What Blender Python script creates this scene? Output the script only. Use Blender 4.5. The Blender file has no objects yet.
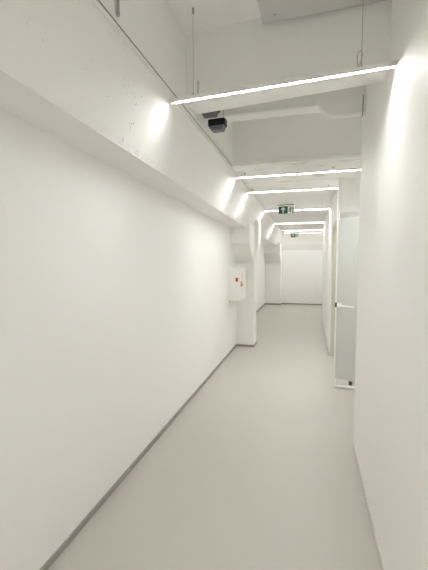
import bpy, bmesh, math, random
from mathutils import Vector, Matrix
random.seed(4)
S = bpy.context.scene
COL = S.collection

# ------------------------------------------------------------------ helpers
def link(o, parent=None):
    COL.objects.link(o)
    if parent is not None:
        o.parent = parent
    return o

def box(bm, x0, x1, y0, y1, z0, z1):
    vs = [bm.verts.new(p) for p in ((x0,y0,z0),(x1,y0,z0),(x1,y1,z0),(x0,y1,z0),
                                    (x0,y0,z1),(x1,y0,z1),(x1,y1,z1),(x0,y1,z1))]
    for f in ((0,3,2,1),(4,5,6,7),(0,1,5,4),(1,2,6,5),(2,3,7,6),(3,0,4,7)):
        bm.faces.new([vs[i] for i in f])
    return vs

def loft(bm, rings, close=True):
    """rings: lists of points of equal length, capped at both ends"""
    R = [[bm.verts.new(p) for p in r] for r in rings]
    n = len(R[0])
    for a, b in zip(R, R[1:]):
        for i in range(n):
            j = (i+1) % n
            bm.faces.new((a[i], a[j], b[j], b[i]))
    bm.faces.new(list(reversed(R[0]))); bm.faces.new(R[-1])

def tube(bm, pts, r, n=10):
    pts = [Vector(p) for p in pts]
    rings = []
    up = Vector((0.31, 0.12, 0.94))
    for i, p in enumerate(pts):
        a = pts[max(i-1,0)]; b = pts[min(i+1,len(pts)-1)]
        t = (b-a).normalized()
        u = t.cross(up)
        if u.length < 1e-3: u = t.cross(Vector((1,0,0)))
        u.normalize(); v = t.cross(u)
        rings.append([p + (u*math.cos(2*math.pi*k/n) + v*math.sin(2*math.pi*k/n))*r for k in range(n)])
    loft(bm, rings)

def prism_y(bm, prof, y0, y1):
    loft(bm, [[(x,y0,z) for x,z in prof], [(x,y1,z) for x,z in prof]])
def prism_x(bm, prof, x0, x1):
    loft(bm, [[(x0,y,z) for y,z in prof], [(x1,y,z) for y,z in prof]])
def prism_z(bm, prof, z0, z1):
    loft(bm, [[(x,y,z0) for x,y in prof], [(x,y,z1) for x,y in prof]])

def obj(name, bm, mat, parent=None, bevel=0, loc=None, smooth=False):
    bmesh.ops.recalc_face_normals(bm, faces=bm.faces[:])
    if smooth:
        for f in bm.faces: f.smooth = True
    me = bpy.data.meshes.new(name); bm.to_mesh(me); bm.free()
    me.materials.append(mat)
    o = bpy.data.objects.new(name, me); link(o, parent)
    if loc: o.location = loc
    if bevel:
        m = o.modifiers.new('bevel','BEVEL'); m.width = bevel; m.segments = 2
        m.limit_method = 'ANGLE'; m.angle_limit = math.radians(35)
    return o

def struct(name, bm, mat, parent=None, bevel=0, label=None):
    o = obj(name, bm, mat, parent, bevel)
    if parent is None: o['kind'] = 'structure'
    if label: o['label'] = label
    return o

def thing(name, label, cat, loc=(0,0,0), rotz=0, group=None):
    o = bpy.data.objects.new(name, None); link(o)
    o.location = loc; o.rotation_euler = (0,0,rotz); o.empty_display_size = .05
    o['label'] = label; o['category'] = cat
    if group: o['group'] = group
    return o

# ------------------------------------------------------------------ materials
def mat(name, col, rough=.6, metal=0, spec=.3, bump=0, bscale=40, var=0, vscale=3):
    m = bpy.data.materials.new(name); m.use_nodes = True
    nt = m.node_tree; b = nt.nodes['Principled BSDF']
    b.inputs['Base Color'].default_value = (*col,1)
    b.inputs['Roughness'].default_value = rough
    b.inputs['Metallic'].default_value = metal
    b.inputs['Specular IOR Level'].default_value = spec
    if bump or var:
        tc = nt.nodes.new('ShaderNodeTexCoord')
    if bump:
        n = nt.nodes.new('ShaderNodeTexNoise'); n.inputs['Scale'].default_value = bscale; n.inputs['Detail'].default_value = 4
        nt.links.new(tc.outputs['Object'], n.inputs['Vector'])
        bp = nt.nodes.new('ShaderNodeBump'); bp.inputs['Strength'].default_value = bump; bp.inputs['Distance'].default_value = .01
        nt.links.new(n.outputs['Fac'], bp.inputs['Height']); nt.links.new(bp.outputs['Normal'], b.inputs['Normal'])
    if var:
        n = nt.nodes.new('ShaderNodeTexNoise'); n.inputs['Scale'].default_value = vscale; n.inputs['Detail'].default_value = 3
        nt.links.new(tc.outputs['Object'], n.inputs['Vector'])
        r = nt.nodes.new('ShaderNodeMix'); r.data_type = 'RGBA'
        r.inputs[6].default_value = (*[c*(1-var) for c in col],1); r.inputs[7].default_value = (*[min(1,c*(1+var)) for c in col],1)
        nt.links.new(n.outputs['Fac'], r.inputs[0]); nt.links.new(r.outputs[2], b.inputs['Base Color'])
    return m

WALLC = (.895,.893,.872)
M_wall = mat('white_paint', WALLC, .55, bump=.03, bscale=60)
M_plaster = mat('rough_white_plaster', WALLC, .6)
def plaster():
    nt = M_plaster.node_tree; b = nt.nodes['Principled BSDF']
    tc = nt.nodes.new('ShaderNodeTexCoord')
    n = nt.nodes.new('ShaderNodeTexNoise'); n.inputs['Scale'].default_value = 9; n.inputs['Detail'].default_value = 5
    v = nt.nodes.new('ShaderNodeTexVoronoi'); v.inputs['Scale'].default_value = 7
    rp = nt.nodes.new('ShaderNodeValToRGB'); rp.color_ramp.elements[0].position = .02; rp.color_ramp.elements[1].position = .06
    ad = nt.nodes.new('ShaderNodeMath'); ad.operation = 'MULTIPLY_ADD'; ad.inputs[1].default_value = .35
    nt.links.new(tc.outputs['Object'], n.inputs['Vector']); nt.links.new(tc.outputs['Object'], v.inputs['Vector'])
    nt.links.new(v.outputs['Distance'], rp.inputs[0])
    nt.links.new(rp.outputs[0], ad.inputs[0]); nt.links.new(n.outputs['Fac'], ad.inputs[2])
    bp = nt.nodes.new('ShaderNodeBump'); bp.inputs['Strength'].default_value = .16; bp.inputs['Distance'].default_value = .012
    nt.links.new(ad.outputs[0], bp.inputs['Height']); nt.links.new(bp.outputs['Normal'], b.inputs['Normal'])
plaster()
M_ceil = mat('ceiling_paint', (.89,.888,.868), .7, bump=.06, bscale=30)
# old board marks on the low concrete ceiling: streaks of their own shape
M_slab = mat('board_marked_ceiling_paint', (.87,.865,.845), .7)
def slab():
    nt = M_slab.node_tree; b = nt.nodes['Principled BSDF']
    tc = nt.nodes.new('ShaderNodeTexCoord'); mp = nt.nodes.new('ShaderNodeMapping')
    mp.inputs['Scale'].default_value = (4, 9, 1)
    n = nt.nodes.new('ShaderNodeTexNoise'); n.inputs['Scale'].default_value = 1.2; n.inputs['Detail'].default_value = 3
    rp = nt.nodes.new('ShaderNodeValToRGB')
    rp.color_ramp.elements[0].position = .3; rp.color_ramp.elements[0].color = (.70,.68,.65,1)
    rp.color_ramp.elements[1].position = .46; rp.color_ramp.elements[1].color = (.87,.865,.845,1)
    nt.links.new(tc.outputs['Object'], mp.inputs['Vector']); nt.links.new(mp.outputs[0], n.inputs['Vector'])
    nt.links.new(n.outputs['Fac'], rp.inputs[0]); nt.links.new(rp.outputs[0], b.inputs['Base Color'])
    bp = nt.nodes.new('ShaderNodeBump'); bp.inputs['Strength'].default_value = .3; bp.inputs['Distance'].default_value = .02
    nt.links.new(n.outputs['Fac'], bp.inputs['Height']); nt.links.new(bp.outputs['Normal'], b.inputs['Normal'])
slab()
M_floor = mat('grey_beige_vinyl', (.515,.493,.452), .42, spec=.35, bump=.02, bscale=180, var=.03, vscale=1.5)
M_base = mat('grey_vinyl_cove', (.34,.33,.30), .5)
M_base_light = mat('pale_skirting', (.62,.60,.55), .5)
M_jamb = mat('beige_door_lining', (.60,.575,.50), .5)
M_alu = mat('white_aluminium', (.9,.9,.88), .35, spec=.5)
M_steel = mat('brushed_steel', (.62,.62,.60), .3, metal=1)
M_wire = mat('steel_wire', (.42,.42,.41), .4, metal=.6)
M_cable = mat('pale_cable', (.42,.41,.38), .5)
M_dark = mat('black_plastic', (.018,.022,.028), .45)
M_grey = mat('grey_plastic', (.16,.165,.18), .5)
M_lock = mat('dark_lock_metal', (.09,.09,.085), .4, metal=.5)
M_unit = mat('grey_sheet_metal', (.60,.595,.575), .5)
M_duct = mat('white_duct', (.85,.848,.83), .55, bump=.05, bscale=14)
M_cab = mat('white_enamel', (.84,.84,.81), .35, spec=.5)
M_red = mat('red_print', (.55,.05,.035), .5)
M_green = mat('exit_green', (.016,.13,.065), .45)
M_white = mat('sign_white', (.85,.86,.82), .4)

def emis(name, col, st):
    m = bpy.data.materials.new(name); m.use_nodes = True
    nt = m.node_tree; nt.nodes.clear()
    e = nt.nodes.new('ShaderNodeEmission'); e.inputs[0].default_value = (*col,1); e.inputs[1].default_value = st
    o = nt.nodes.new('ShaderNodeOutputMaterial'); nt.links.new(e.outputs[0], o.inputs[0])
    return m
LED = (1.0,.985,.965)
M_led = emis('led_diffuser', LED, 52)
M_led_end = emis('led_diffuser_end', LED, 41)
M_led_first = emis('led_diffuser_first', LED, 40)
M_led_room = emis('led_diffuser_side_room', LED, 85)
M_led_far = emis('led_diffuser_far', LED, 57)

M_glass = bpy.data.materials.new('frosted_glass'); M_glass.use_nodes = True
def glass():
    nt = M_glass.node_tree; nt.nodes.clear()
    t = nt.nodes.new('ShaderNodeBsdfTransparent'); t.inputs[0].default_value = (.95,.975,.96,1)
    d = nt.nodes.new('ShaderNodeBsdfDiffuse'); d.inputs[0].default_value = (.86,.89,.86,1)
    tl = nt.nodes.new('ShaderNodeBsdfTranslucent'); tl.inputs[0].default_value = (.88,.92,.89,1)
    g = nt.nodes.new('ShaderNodeBsdfGlossy'); g.inputs['Roughness'].default_value = .08
    a = nt.nodes.new('ShaderNodeMixShader'); a.inputs[0].default_value = .35
    b = nt.nodes.new('ShaderNodeMixShader'); b.inputs[0].default_value = .68
    c = nt.nodes.new('ShaderNodeMixShader')
    fr = nt.nodes.new('ShaderNodeFresnel'); fr.inputs[0].default_value = 1.45
    o = nt.nodes.new('ShaderNodeOutputMaterial'); L = nt.links.new
    L(d.outputs[0], a.inputs[1]); L(tl.outputs[0], a.inputs[2])
    L(t.outputs[0], b.inputs[1]); L(a.outputs[0], b.inputs[2])
    L(fr.outputs[0], c.inputs[0]); L(b.outputs[0], c.inputs[1]); L(g.outputs[0], c.inputs[2])
    L(c.outputs[0], o.inputs[0])
glass()

# ------------------------------------------------------------------ dimensions
XL, XLF, XR, XRF = -1.21, -1.44, .377, .345       # left wall near / far, right wall near / far
YB, YE = -3.2, 12.36                               # ends of the corridor
ZB = 2.08                                          # underside of the long beam
ZH, ZL1, ZL2 = 2.88, 2.445, 2.445                   # high ceiling, low ceilings
AX = 1.06                                          # side wall of the alcove
LEDGE = -.755

# ------------------------------------------------------------------ shell
bm = bmesh.new(); box(bm, -1.7, 1.8, YB-.1, YE+.2, -.12, 0); struct('floor', bm, M_floor)
bm = bmesh.new(); prism_z(bm, [(-1.7,YB),(XL,YB),(XL,6.02),(-1.21,6.2),(XLF,6.2),(XLF,YE+.1),(-1.7,YE+.1)], 0, 2.22)
struct('wall_left', bm, M_wall)
bm = bmesh.new(); box(bm, -1.7, 1.8, YE, YE+.2, 0, 2.6); struct('wall_far', bm, M_wall)
bm = bmesh.new(); box(bm, -1.7, 1.8, YB-.1, YB, 0, 2.9); struct('wall_back', bm, M_wall)
# right: near wall, then the alcove, then the corridor wall behind the doorway
bm = bmesh.new(); box(bm, XR, XR+.14, YB, 2.96, 0, ZH+.02); struct('wall_right', bm, M_wall, bevel=.004)
bm = bmesh.new(); box(bm, AX, AX+.1, 2.5, 5.95, 0, ZH+.02); box(bm, XR+.13, AX+.05, 2.5, 2.6, 0, ZH+.02)
struct('wall_alcove', bm, M_wall)
bm = bmesh.new()
prism_z(bm, [(XRF,5.8),(AX+.05,5.8),(AX+.05,5.95),(XRF+.14,5.95),(XRF+.14,9.06),(.62,9.06),(.62,YE+.05),(.76,YE+.05),(.76,9.2),(XRF,9.2)][::-1], 0, 2.46)
box(bm, XRF, XRF+.1, 4.33, 5.8, 2.03, 2.46)        # the lintel over the doorway
struct('wall_right_far', bm, M_wall, bevel=.003)
# the wall over the glass door and its slim nib
bm = bmesh.new(); box(bm, .33, AX, 4.335, 4.40, 2.04, 2.47); struct('wall_over_door', bm, M_wall)

# ceilings
bm = bmesh.new(); box(bm, -1.3, 1.3, YB-.1, 3.6, ZH, ZH+.1); struct('ceiling', bm, M_ceil)
bm = bmesh.new()
box(bm, LEDGE-.2, 1.3, 3.50, 4.36, ZL1, ZH+.05)
cl = struct('ceiling_low', bm, M_ceil); cl.data.materials.append(M_slab)
for p in cl.data.polygons:
    if p.normal.z < -.5: p.material_index = 1
bm = bmesh.new(); box(bm, -1.3, 1.3, 4.36, YE+.05, ZL2, 2.60); struct('ceiling_low_far', bm, M_ceil)
# raised band and cable lines at the front of the low ceiling
bm = bmesh.new(); box(bm, LEDGE, AX, 3.485, 3.50, ZL1+.035, ZL1+.085); box(bm, LEDGE, AX, 3.475, 3.485, ZL1+.0, ZL1+.03); struct('trim_1', bm, M_ceil)

# long beam on the left: flat underside, undercut face, ledge on top; its lower arris is chipped
bm = bmesh.new()
ys = []
y = YB
while y < YE:
    ys.append(y); y += (.02 if .9 < y < 3.2 else .25)
ys.append(YE)
rings = []
def zbeam(y):                                   # its underside falls slightly along the corridor
    return 2.135-.0185*max(0,min(y,6.3))
def ramp(y, pts):
    for (a, u), (b, v) in zip(pts, pts[1:]):
        if y <= b: return u+(v-u)*max(0,(y-a))/(b-a)
    return pts[-1][1]
def xbeam(y):                                   # lower and upper edge of its slanted face
    return ramp(y, ((0,-.97),(6,-.97),(8,-1.0),(13,-1.02))), ramp(y, ((0,-.785),(5,-.79),(12,-.835),(13,-.84)))
def face_x(y, z):
    xb, xt = xbeam(y); zb = zbeam(y)
    return xb+.02+(xt-xb-.02)*(z-zb-.034)/(2.40-zb-.034)
for y in ys:
    d = 0
    if 1.2 < y < 2.6:
        w = max(0, 1-abs(y-1.85)/.65)
        d = w*(random.random()**4)*.006 + .001*w*math.sin(y*31)
    zb = zbeam(y)
    xb, xt = xbeam(y)
    rings.append([(-1.6,y,zb),(xb-.002-d*.3,y,zb),(xb-d,y,zb+.004+d*1.1),(xb+.02,y,zb+.034),(xt,y,2.40),(xt+.015,y,2.43),(-1.6,y,2.43)])
loft(bm, rings)
beam = struct('beam_left', bm, M_plaster)
# plaster chips and pits on the beam face
def on_face(y, z, out=0):
    zb = zbeam(y); t = (z-zb-.034)/(2.40-zb-.034)
    return Vector((-.95+.165*t + out*.889, y, z - out*.458))
bm = bmesh.new()
pits = [(1.52,2.31),(1.545,2.325),(1.56,2.30),(1.60,2.318),(1.63,2.31),(1.67,2.33),(1.66,2.29),(1.50,2.335),
        (1.70,2.215),(1.705,2.20),(1.715,2.19),(1.72,2.222),(1.69,2.145),(1.70,2.135),(1.28,2.30),(1.27,2.265),(1.05,2.25),(.98,2.26),(1.45,2.24)]
for (py, pz) in pits:
    s = random.uniform(.004,.008)
    q = Matrix.Rotation(math.radians(27), 4, 'Y')
    a = bmesh.ops.create_icosphere(bm, subdivisions=1, radius=1)
    for v in a['verts']:
        p = Vector((v.co.x*.0035, v.co.y*s*random.uniform(.7,1.4), v.co.z*s*random.uniform(.6,1.3)))
        v.co = on_face(py, pz) + q @ p
obj('plaster_chip', bm, M_plaster, beam)['kind'] = 'stuff'
# recess wall over the ledge (a narrow dark joint stays open below it)
bm = bmesh.new(); box(bm, -1.3, LEDGE, YB, 3.55, 2.435, ZH+.02); struct('wall_upper_left', bm, M_wall)
bm = bmesh.new(); box(bm, LEDGE, LEDGE+.012, 2.35, 3.49, 2.462, 2.474); struct('trim_4', bm, M_wall)
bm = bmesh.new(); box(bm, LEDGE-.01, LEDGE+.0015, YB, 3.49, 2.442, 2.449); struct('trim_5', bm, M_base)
# cross beam behind the first light bar
bm = bmesh.new(); prism_z(bm, [(LEDGE-.05,2.14),(.40,2.0),(.40,2.19),(LEDGE-.05,2.34)], 2.49, ZH+.03)
struct('beam_cross', bm, M_wall, bevel=.004)
# sloped beam at the far wall
bm = bmesh.new(); prism_x(bm, [(12.22,2.075),(YE+.02,1.845),(YE+.02,2.46),(12.22,2.46)], -.92, .64); struct('beam_far', bm, M_wall)

# columns with haunches
def column(y0, y1, xw, xr, name):
    bm = bmesh.new(); box(bm, xw-.05, xr, y0, y1, 0, ZB+.02)
    prism_x(bm, [(y0+.01,1.445),(y0-.48,1.785),(y0-.48,ZB+.02),(y0+.01,ZB+.02)], xw-.05, xr-.006)
    prism_y(bm, [(xr-.02,1.44),(xr,1.45),(xr+.07,1.79),(xr+.07,2.12),(xr+.045,2.20),(xr+.0,2.215),(xr-.04,2.235),(xr-.1,2.20)], y0+.004, y1-.004)
    return struct(name, bm, M_plaster, bevel=.006)
column(6.0, 6.31, XL, -.90, 'column_left')
bm = bmesh.new(); box(bm, XLF-.05, -.905, 12.1, YE+.02, 0, ZB+.02)
prism_x(bm, [(12.11,1.40),(11.62,1.76),(11.62,ZB+.02),(12.11,ZB+.02)], XLF-.05, -.905)
struct('column_left_far', bm, M_plaster, bevel=.004)

# baseboards
def skirt(name, pts, h, t, m):
    bm = bmesh.new()
    for (a, b) in zip(pts, pts[1:]):
        a = Vector(a); b = Vector(b); d = (b-a).normalized(); n = Vector((d.y,-d.x))
        q = [a-d*t*.0, b+d*t*.0, b+n*t, a+n*t]
        prism_z(bm, [(p.x,p.y) for p in q], 0, h)
    return struct(name, bm, m)
skirt('baseboard_left', [(XL,YB),(XL,6.0),(-.90,6.0),(-.90,6.31)], .036, .010, M_base)
skirt('baseboard_left_far', [(XLF,6.31),(XLF,12.1),(-.905,12.1),(-.905,YE),(.62,YE)], .045, .010, M_base)
skirt('baseboard_right', [(XR+.12,2.96),(XR,2.96),(XR,YB)], .026, .007, M_base_light)
skirt('baseboard_right_far', [(.62,YE),(.62,9.2),(XRF,9.2),(XRF,5.8)], .026, .007, M_base_light)

# ------------------------------------------------------------------ glass door in the alcove
door = bpy.data.objects.new('door_1', None); link(door); door.location = (.312,4.285,0)
door['kind'] = 'structure'; door['label'] = 'pale frosted glass door standing ajar behind the end of the right wall'; 
def dobj(name, bm, m, parent, bevel=0):
    bm.transform(Matrix.Translation((-.312,-4.285,0)))
    return obj(name, bm, m, parent, bevel)
bm = bmesh.new(); box(bm, .312,.334, 4.285,4.345, 0,2.44); dobj('door_jamb', bm, M_alu, door, .002)
bm = bmesh.new(); box(bm, .334,AX, 4.285,4.345, 0,.020); dobj('threshold', bm, M_alu, door, .002)
bm = bmesh.new(); box(bm, .334,AX, 4.285,4.345, 2.055,2.067); dobj('door_head', bm, M_alu, door, .002)
# leaf, turned about its hinge side on the alcove wall
leaf = bpy.data.objects.new('door_leaf', None); link(leaf, door)
ang = math.radians(-28)
leaf.location = (.008,-.030,0); leaf.rotation_euler = (0,0,ang)
W = (AX-.02-.32)/math.cos(ang)
bm = bmesh.new(); box(bm, 0,W, -.004,.004, .135,1.975); obj('glass_pane', bm, M_glass, leaf)
bm = bmesh.new(); box(bm, -.004,.006, -.007,.007, .135,1.975); obj('edge_strip', bm, M_alu, leaf)
bm = bmesh.new(); box(bm, 0,W, -.005,.005, 1.97,1.978); obj('top_rail', bm, M_alu, leaf)
bm = bmesh.new(); box(bm, 0.170,.205, -.016,.016, .092,.137); obj('bottom_lock', bm, M_lock, leaf, .003)['label'] = 'small dark bottom lock'
bm = bmesh.new(); box(bm, -.014,.010, -.016,.016, .968,1.022); obj('lock_case', bm, M_lock, leaf, .004)['label'] = 'dark lock case on the glass edge'
bm = bmesh.new(); box(bm, .014,.065, -.022,-.004, .966,1.022); tube(bm, [(.037,-.018,.995),(.037,-.050,.995),(.045,-.058,.995),(.06,-.06,.995),(.21,-.06,.990),(.225,-.056,.989)], .011)
obj('door_handle', bm, M_alu, leaf, .002)['label'] = 'white lever handle'
bm = bmesh.new(); box(bm, .030,.042, -.0215,-.0195, .974,.981); obj('keyhole', bm, M_lock, leaf)
# doorway trim beside it and a plain frame on the wall behind the glass
bm = bmesh.new(); box(bm, XRF-.006, XRF+.0, 4.35,5.80, 2.03,2.065); struct('trim_2', bm, M_alu)
bm = bmesh.new(); box(bm, .73,.77, 5.775,5.80, 0,2.05); struct('trim_3', bm, M_alu)
bm = bmesh.new(); box(bm, XRF+.014, XRF+.13, 5.785,5.80, 0,2.03); struct('trim_6', bm, M_jamb)

# ------------------------------------------------------------------ light bars
GL = 'light bars across the corridor'
def light_bar(label, xl, yl, xr, yr, z, hang, loops=(), led=None, gap=.008):
    if xl is None: xl = face_x(yl, z+.022)+.001
    L = math.hypot(xr-xl, yr-yl); a = math.atan2(yr-yl, xr-xl)
    t = thing('light_bar', label, 'light', (xl,yl,z), a, GL)
    bm = bmesh.new(); prism_x(bm, [(-.0105,.0),(-.0073,.0),(-.0073,.0110),(.0073,.0050),(.0073,.0),(.0135,.0),(.0135,.019),(.010,.022),(-.008,.022),(-.0105,.019)], 0, L)
    obj('housing', bm, M_alu, t)
    bm = bmesh.new(); prism_x(bm, [(-.007,.0070),(.007,.0010),(.007,.0045),(-.007,.0105)], gap, L-gap)
    obj('diffuser', bm, led or M_led, t)
    for x in (0, L-.003):
        bm = bmesh.new(); box(bm, x, x+.003, -.0105,.0135, .001,.022); obj('end_cap', bm, M_alu, t)
    for (x, top) in hang:
        bm = bmesh.new(); tube(bm, [(x,0,.021),(x,0,top-z)], .0012, 6); tube(bm, [(x,0,.021),(x,0,.021+min(.019,(top-z-.022)*.4))], .0038, 8)
        w = obj('suspension_wire', bm, M_wire, t)
        bm = bmesh.new(); h_ = min(.028,(top-z-.022)*.5); tube(bm, [(x,0,top-z-h_),(x,0,top-z-h_*.4),(x,0,top-z)], .0065, 10); obj('ceiling_anchor', bm, M_wire, w)
    for (x, h, w_) in loops:
        bm = bmesh.new()
        tube(bm, [(x+w_*(.55*s2+.5*math.sin(2*math.pi*s2-.4)), 0, .024+h*(.5-.5*math.cos(2*math.pi*s2*.96))) for s2 in [k/18 for k in range(19)]], .0017, 6)
        obj('power_cable', bm, M_cable, t)
    return t
light_bar('nearest and longest light bar, hung on two thin wires from the high ceiling', -.775,1.925, .375,1.838, 2.394, [(.14,ZH),(1.003,2.80)], [(.165,.075,.012),(.985,.075,.03)], gap=.03, led=M_led_first)
light_bar('second light bar from the front, low ceiling edge, its end hidden by the wall', None,3.80, AX-.002,3.76, 2.396, [(.10,ZL1),(1.0,ZL1)], [(.06,.055,.05)])
light_bar('third light bar from the front, ending above the white jamb of the glass door', None,4.65, XRF-.002,4.65, 2.396, [(.05,ZL1),(1.0,ZL1)], [(.03,.05,.02)])
bar4 = light_bar('light bar directly behind the nearer green exit sign', None,6.43, XRF-.002,6.43, 2.396, [(.1,ZL2),(1.0,ZL2)], led=M_led_far)
bm = bmesh.new(); box(bm, .655,.685, -.018,.018, -.006,.024); obj('cable_clip', bm, M_grey, bar4, .003)['label'] = 'tiny grey clip on the bar'
light_bar('fifth light bar from the front, the next one beyond the bar behind the exit sign', None,8.65, XRF-.002,8.65, 2.396, [(.1,ZL2),(1.0,ZL2)], led=M_led_far)
light_bar('sixth light bar from the front, last but one before the far wall', None,10.72, .615,10.72, 2.396, [(.1,ZL2),(1.0,ZL2)], led=M_led_end)
light_bar('farthest light bar, just above the farther exit sign', None,11.75, .615,11.75, 2.388, [(.1,ZL2),(1.0,ZL2)], led=M_led_end)
light_bar('short light bar added in the room behind the glass door, out of sight', .50,5.1, AX-.002,5.1, 2.396, [(.1,ZL2),(.45,ZL2)], led=M_led_room)  # unseen bar added to brighten the side room and the glass
# bars added behind the camera, out of view, to brighten the corridor
light_bar('light bar added to the row behind the viewpoint, out of the picture', -.80,.0, .375,.0, 2.394, [(.14,ZH),(1.0,ZH)], led=M_led_far)
light_bar('last light bar added to the row behind the viewpoint, out of the picture', -.80,-1.9, .375,-1.9, 2.394, [(.14,ZH),(1.0,ZH)])

# ------------------------------------------------------------------ exit signs
def exit_sign(label, x, y, z, top):
    t = thing('exit_sign', label, 'sign', (x,y,z), 0, 'green exit signs over the corridor')
    w, h = .1275, .0625
    bm = bmesh.new(); box(bm, -w,w, -.010,.010, -h,h); obj('sign_panel', bm, M_white, t, .002)
    bm = bmesh.new(); box(bm, -w+.005,.022, -.0125,-.009, -h+.005,h-.005); g = obj('green_field', bm, M_green, t)
    bm = bmesh.new()
    cx = -.052
    loft(bm, [[(cx+a*1.25, yy, b*1.28) for a, b in ((0,.038),(.034,.004),(.022,.000),(.009,.012),(.009,-.036),(-.009,-.036),(-.009,.012),(-.022,.000),(-.034,.004))] for yy in (-.0145,-.0122)])
    obj('arrow', bm, M_white, g)['label'] = 'white arrow pointing up'
    # running person leaving through a doorway
    bm = bmesh.new()
    def limb(pts, r): tube(bm, [(px,-.0115,pz) for px,pz in pts], r, 8)
    a = bmesh.ops.create_icosphere(bm, subdivisions=2, radius=.0085)
    for v in a['verts']: v.co = Vector((v.co.x+.060, v.co.y*.25-.0115, v.co.z+.032))
    limb([(.058,.020),(.050,-.004)], .0075)
    limb([(.058,.018),(.070,.008),(.078,.014)], .0045)
    limb([(.056,.017),(.042,.014),(.036,.003)], .0045)
    limb([(.050,-.004),(.062,-.014),(.058,-.034)], .0055)
    limb([(.049,-.004),(.042,-.020),(.028,-.026)], .0055)
    for v in bm.verts: v.co.x = .064+(v.co.x-.056)*1.2; v.co.z *= 1.2
    obj('running_figure', bm, M_green, t)
    bm = bmesh.new(); box(bm, .099,.113, -.0125,-.009, -h+.005,h-.005); obj('doorway_mark', bm, M_green, t)
    bm = bmesh.new(); box(bm, -w-.012,w-.002, -.012,.012, h+.016,h+.026)
    obj('mounting_bar', bm, M_grey, t)
    bm = bmesh.new()
    for xx in (-.07,.07): box(bm, xx-.003,xx+.003, -.003,.003, h-.002,h+.016); box(bm, xx-.006,xx+.006, -.004,.004, h+.02, top-z)
    obj('bracket', bm, M_alu, t)
    return t
exit_sign('nearer and larger green exit sign with a white up arrow and running figure', -.366,5.90,2.331, ZL2)
exit_sign('small far green exit sign below the last light bar near the far wall', -.445,11.66,2.320, ZL2)
# ------------------------------------------------------------------ cabinet on the left wall
t = thing('hydrant_cabinet', 'white wall cabinet with red marks, mounted on the left wall before the column', 'cabinet', (XL,5.33,.88))
bm = bmesh.new(); box(bm, 0,.165, 0,.55, 0,.505); obj('body', bm, M_cab, t, .006)
bm = bmesh.new(); box(bm, .165,.186, -.003,.553, -.003,.508); d = obj('door', bm, M_cab, t, .004)
bm = bmesh.new(); box(bm, .186,.196, .035,.055, .22,.29); obj('latch', bm, M_steel, d, .002)
bm = bmesh.new(); box(bm, .118,.160, -.0015,.0, .300,.362); obj('sticker', bm, M_red, t)['label'] = 'small red square sticker'
# red pictogram and lettering, turned sideways on the door
bm = bmesh.new()
def mark(y0,y1,z0,z1): box(bm, .186,.1875, y0,y1, z0,z1)
ring = []
for k in range(20):
    a0 = 2*math.pi*k/20; a1 = 2*math.pi*(k+1)/20
    prism_x(bm, [(.17+r*math.cos(a), .255+r*math.sin(a)) for r,a in ((.045,a0),(.045,a1),(.024,a1),(.024,a0))], .186,.1875)
mark(.20,.30,.230,.250); mark(.10,.125,.22,.30); mark(.19,.205,.30,.33)
obj('hose_symbol', bm, M_red, d)
bm = bmesh.new()
z = .335
for k in range(7):
    mark(.16,.21, z, z+.005); mark((.16,.185,.205)[k%3],(.175,.20,.21)[k%3], z, z+.013); z += .0155
obj('lettering', bm, M_red, d)['label'] = 'red lettering running up the door'
bm = bmesh.new(); tube(bm, [(.025,.03,-.035),(.025,.03,.01)], .014, 12); obj('pipe_stub', bm, M_unit, t)

# ------------------------------------------------------------------ overhead services
# white flat duct across the second bay; a branch of it drops towards the right wall
t = thing('air_duct', 'white flat ventilation duct crossing under the ceiling behind the first light bar', 'duct', (0,2.86,2.722))
def dring(x, z, hh, hw, ey=0):
    c = .012
    return [(x,ey+a,z+b) for a,b in ((-hw+c,-hh),(hw-c,-hh),(hw,-hh+c),(hw,hh-c),(hw-c,hh),(-hw+c,hh),(-hw,hh-c),(-hw,-hh+c))]
bm = bmesh.new(); loft(bm, [dring(LEDGE+.002,-.002,.075,.06), dring(XR-.002,-.002,.075,.06)]); obj('straight_run', bm, M_duct, t)
bm = bmesh.new(); loft(bm, [dring(.028,-.003,.079,.030,-.055), dring(.045,-.003,.079,.030,-.055)]); obj('collar', bm, M_duct, t)
bm = bmesh.new()
loft(bm, [dring(.04,-.006,.072,.026,-.06)]+[dring(.045+.12*k/8, -.008-.098*math.sin(math.pi/2*k/8), .072-.006*k/8, .028, -.065) for k in range(1,9)]+[dring(.27,-.108,.066,.03,-.065), dring(.352,-.106,.066,.03,-.065)])
obj('bent_branch', bm, M_duct, t)
bm = bmesh.new(); loft(bm, [dring(.352,-.106,.069,.034,-.065), dring(.3565,-.106,.069,.034,-.065)]); obj('end_gasket', bm, M_lock, t)['label'] = 'dark gasket at the end of the duct'
bm = bmesh.new(); loft(bm, [dring(.3565,-.106,.062,.028,-.065), dring(.3765,-.106,.062,.028,-.065)]); obj('wall_spigot', bm, M_duct, t)
for xx in (-.6,-.2):
    bm = bmesh.new(); box(bm, xx-.012,xx+.012, -.002,.002, .07,ZH-2.722); obj('hanger_strap', bm, M_unit, t)

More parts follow.
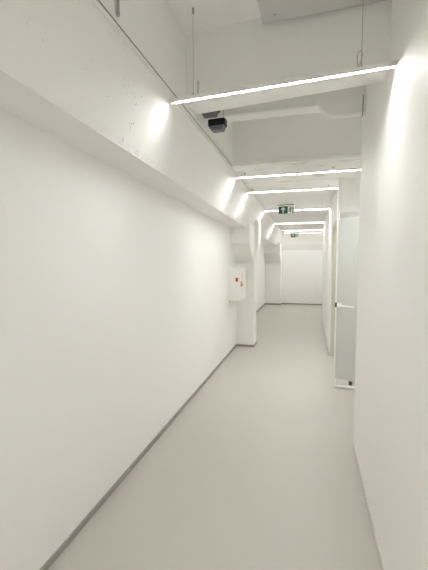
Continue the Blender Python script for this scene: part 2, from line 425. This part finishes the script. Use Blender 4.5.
def device(label, x, y, z, s=1.0, rot=0):
    t = thing('hanging_device', label, 'device', (x,y,z), rot, 'small black devices behind the first light bar')
    bm = bmesh.new(); loft(bm, [[(a*s,b*s,c*s) for a,b in ((-.064,-.04),(.064,-.04),(.070,-.03),(.070,.03),(.064,.04),(-.064,.04),(-.070,.03),(-.070,-.03))] for c in (0,.052)])
    obj('upper_case', bm, M_dark, t, .003)
    bm = bmesh.new(); loft(bm, [[(-.046*s,-.034*s,-.034*s),(.046*s,-.034*s,-.034*s),(.046*s,.034*s,-.034*s),(-.046*s,.034*s,-.034*s)],[(-.056*s,-.038*s,.001),(.060*s,-.038*s,.001),(.060*s,.038*s,.001),(-.056*s,.038*s,.001)]])
    obj('lower_cover', bm, M_grey, t, .003)['label'] = 'grey lower cover'
    bm = bmesh.new(); tube(bm, [(.05*s,0,.05*s),(.045*s,0,ZH-z)], .0025, 6); tube(bm, [(-.05*s,0,.05*s),(-.05*s,0,ZH-z)], .0025, 6); obj('hanging_cord', bm, M_cable, t)
device('small black device with grey underside, the left one, half hidden by the cross beam', -.682,2.415,2.535, .95)
device('small black device with grey underside, the right and lower one of two', -.650,2.51,2.464, .90, -.05)

# flat grey box under the high ceiling, top right
t = thing('ceiling_box', 'flat grey metal box under the high ceiling with a small screw in its corner', 'box', (-.268,2.0,2.80), -.02)
bm = bmesh.new(); box(bm, 0,.635, -.75,.018, 0,.012); obj('cover_plate', bm, M_unit, t, .002)
bm = bmesh.new(); box(bm, .010,.63, -.74,.012, .012,.08); obj('casing', bm, M_unit, t)
bm = bmesh.new(); tube(bm, [(.072,-.035,-.006),(.072,-.035,.001)], .008, 12); obj('screw', bm, M_steel, t)
for (yy,zz) in ((-.12,.05),(-.42,.05)):
    pass
# grey conduit end on the upper left wall
t = thing('conduit_stub', 'short grey conduit ending on the upper left wall at the top of the picture', 'conduit', (LEDGE+.008,1.312,2.475))
bm = bmesh.new(); tube(bm, [(0,0,0),(0,0,ZH-2.475)], .0048, 10); obj('pipe', bm, M_cable, t)
bm = bmesh.new(); tube(bm, [(0,0,-.004),(0,0,.012)], .006, 10); obj('end_bush', bm, M_cable, t)

# ------------------------------------------------------------------ world, camera, view
w = bpy.data.worlds.new('world'); S.world = w; w.use_nodes = True
w.node_tree.nodes['Background'].inputs[0].default_value = (.8,.85,.9,1)
w.node_tree.nodes['Background'].inputs[1].default_value = .3

f, cx, cy, vx, vy, H = 350., 214., 285., 308.6, 261., 1.5
fw = Vector((vx-cx, cy-vy, f)).normalized()          # corridor direction in camera axes (right, up, forward)
zz = Vector((0, f, -(cy-vy))).normalized()
xx = -fw.cross(zz)
R = Matrix((xx, fw, zz))                              # camera axes -> world
cam = bpy.data.cameras.new('camera'); co = bpy.data.objects.new('camera', cam); link(co)
cam.sensor_fit = 'VERTICAL'; cam.sensor_height = 36; cam.sensor_width = 36*428/570; cam.lens = f/570*36
cam.clip_start = .02
M = Matrix.Identity(4)
r = R @ Vector((1,0,0)); u = R @ Vector((0,1,0)); b = -(R @ Vector((0,0,1)))
for i in range(3):
    M[i][0], M[i][1], M[i][2] = r[i], u[i], b[i]
M[2][3] = H
co.matrix_world = M
S.camera = co
S.view_settings.view_transform = 'Standard'
try: S.view_settings.look = 'None'
except Exception: pass
S.view_settings.gamma = 1; S.view_settings.use_curve_mapping = False
S.view_settings.exposure = 1.9
S.cycles.max_bounces = 14; S.cycles.diffuse_bounces = 10; S.cycles.transparent_max_bounces = 12
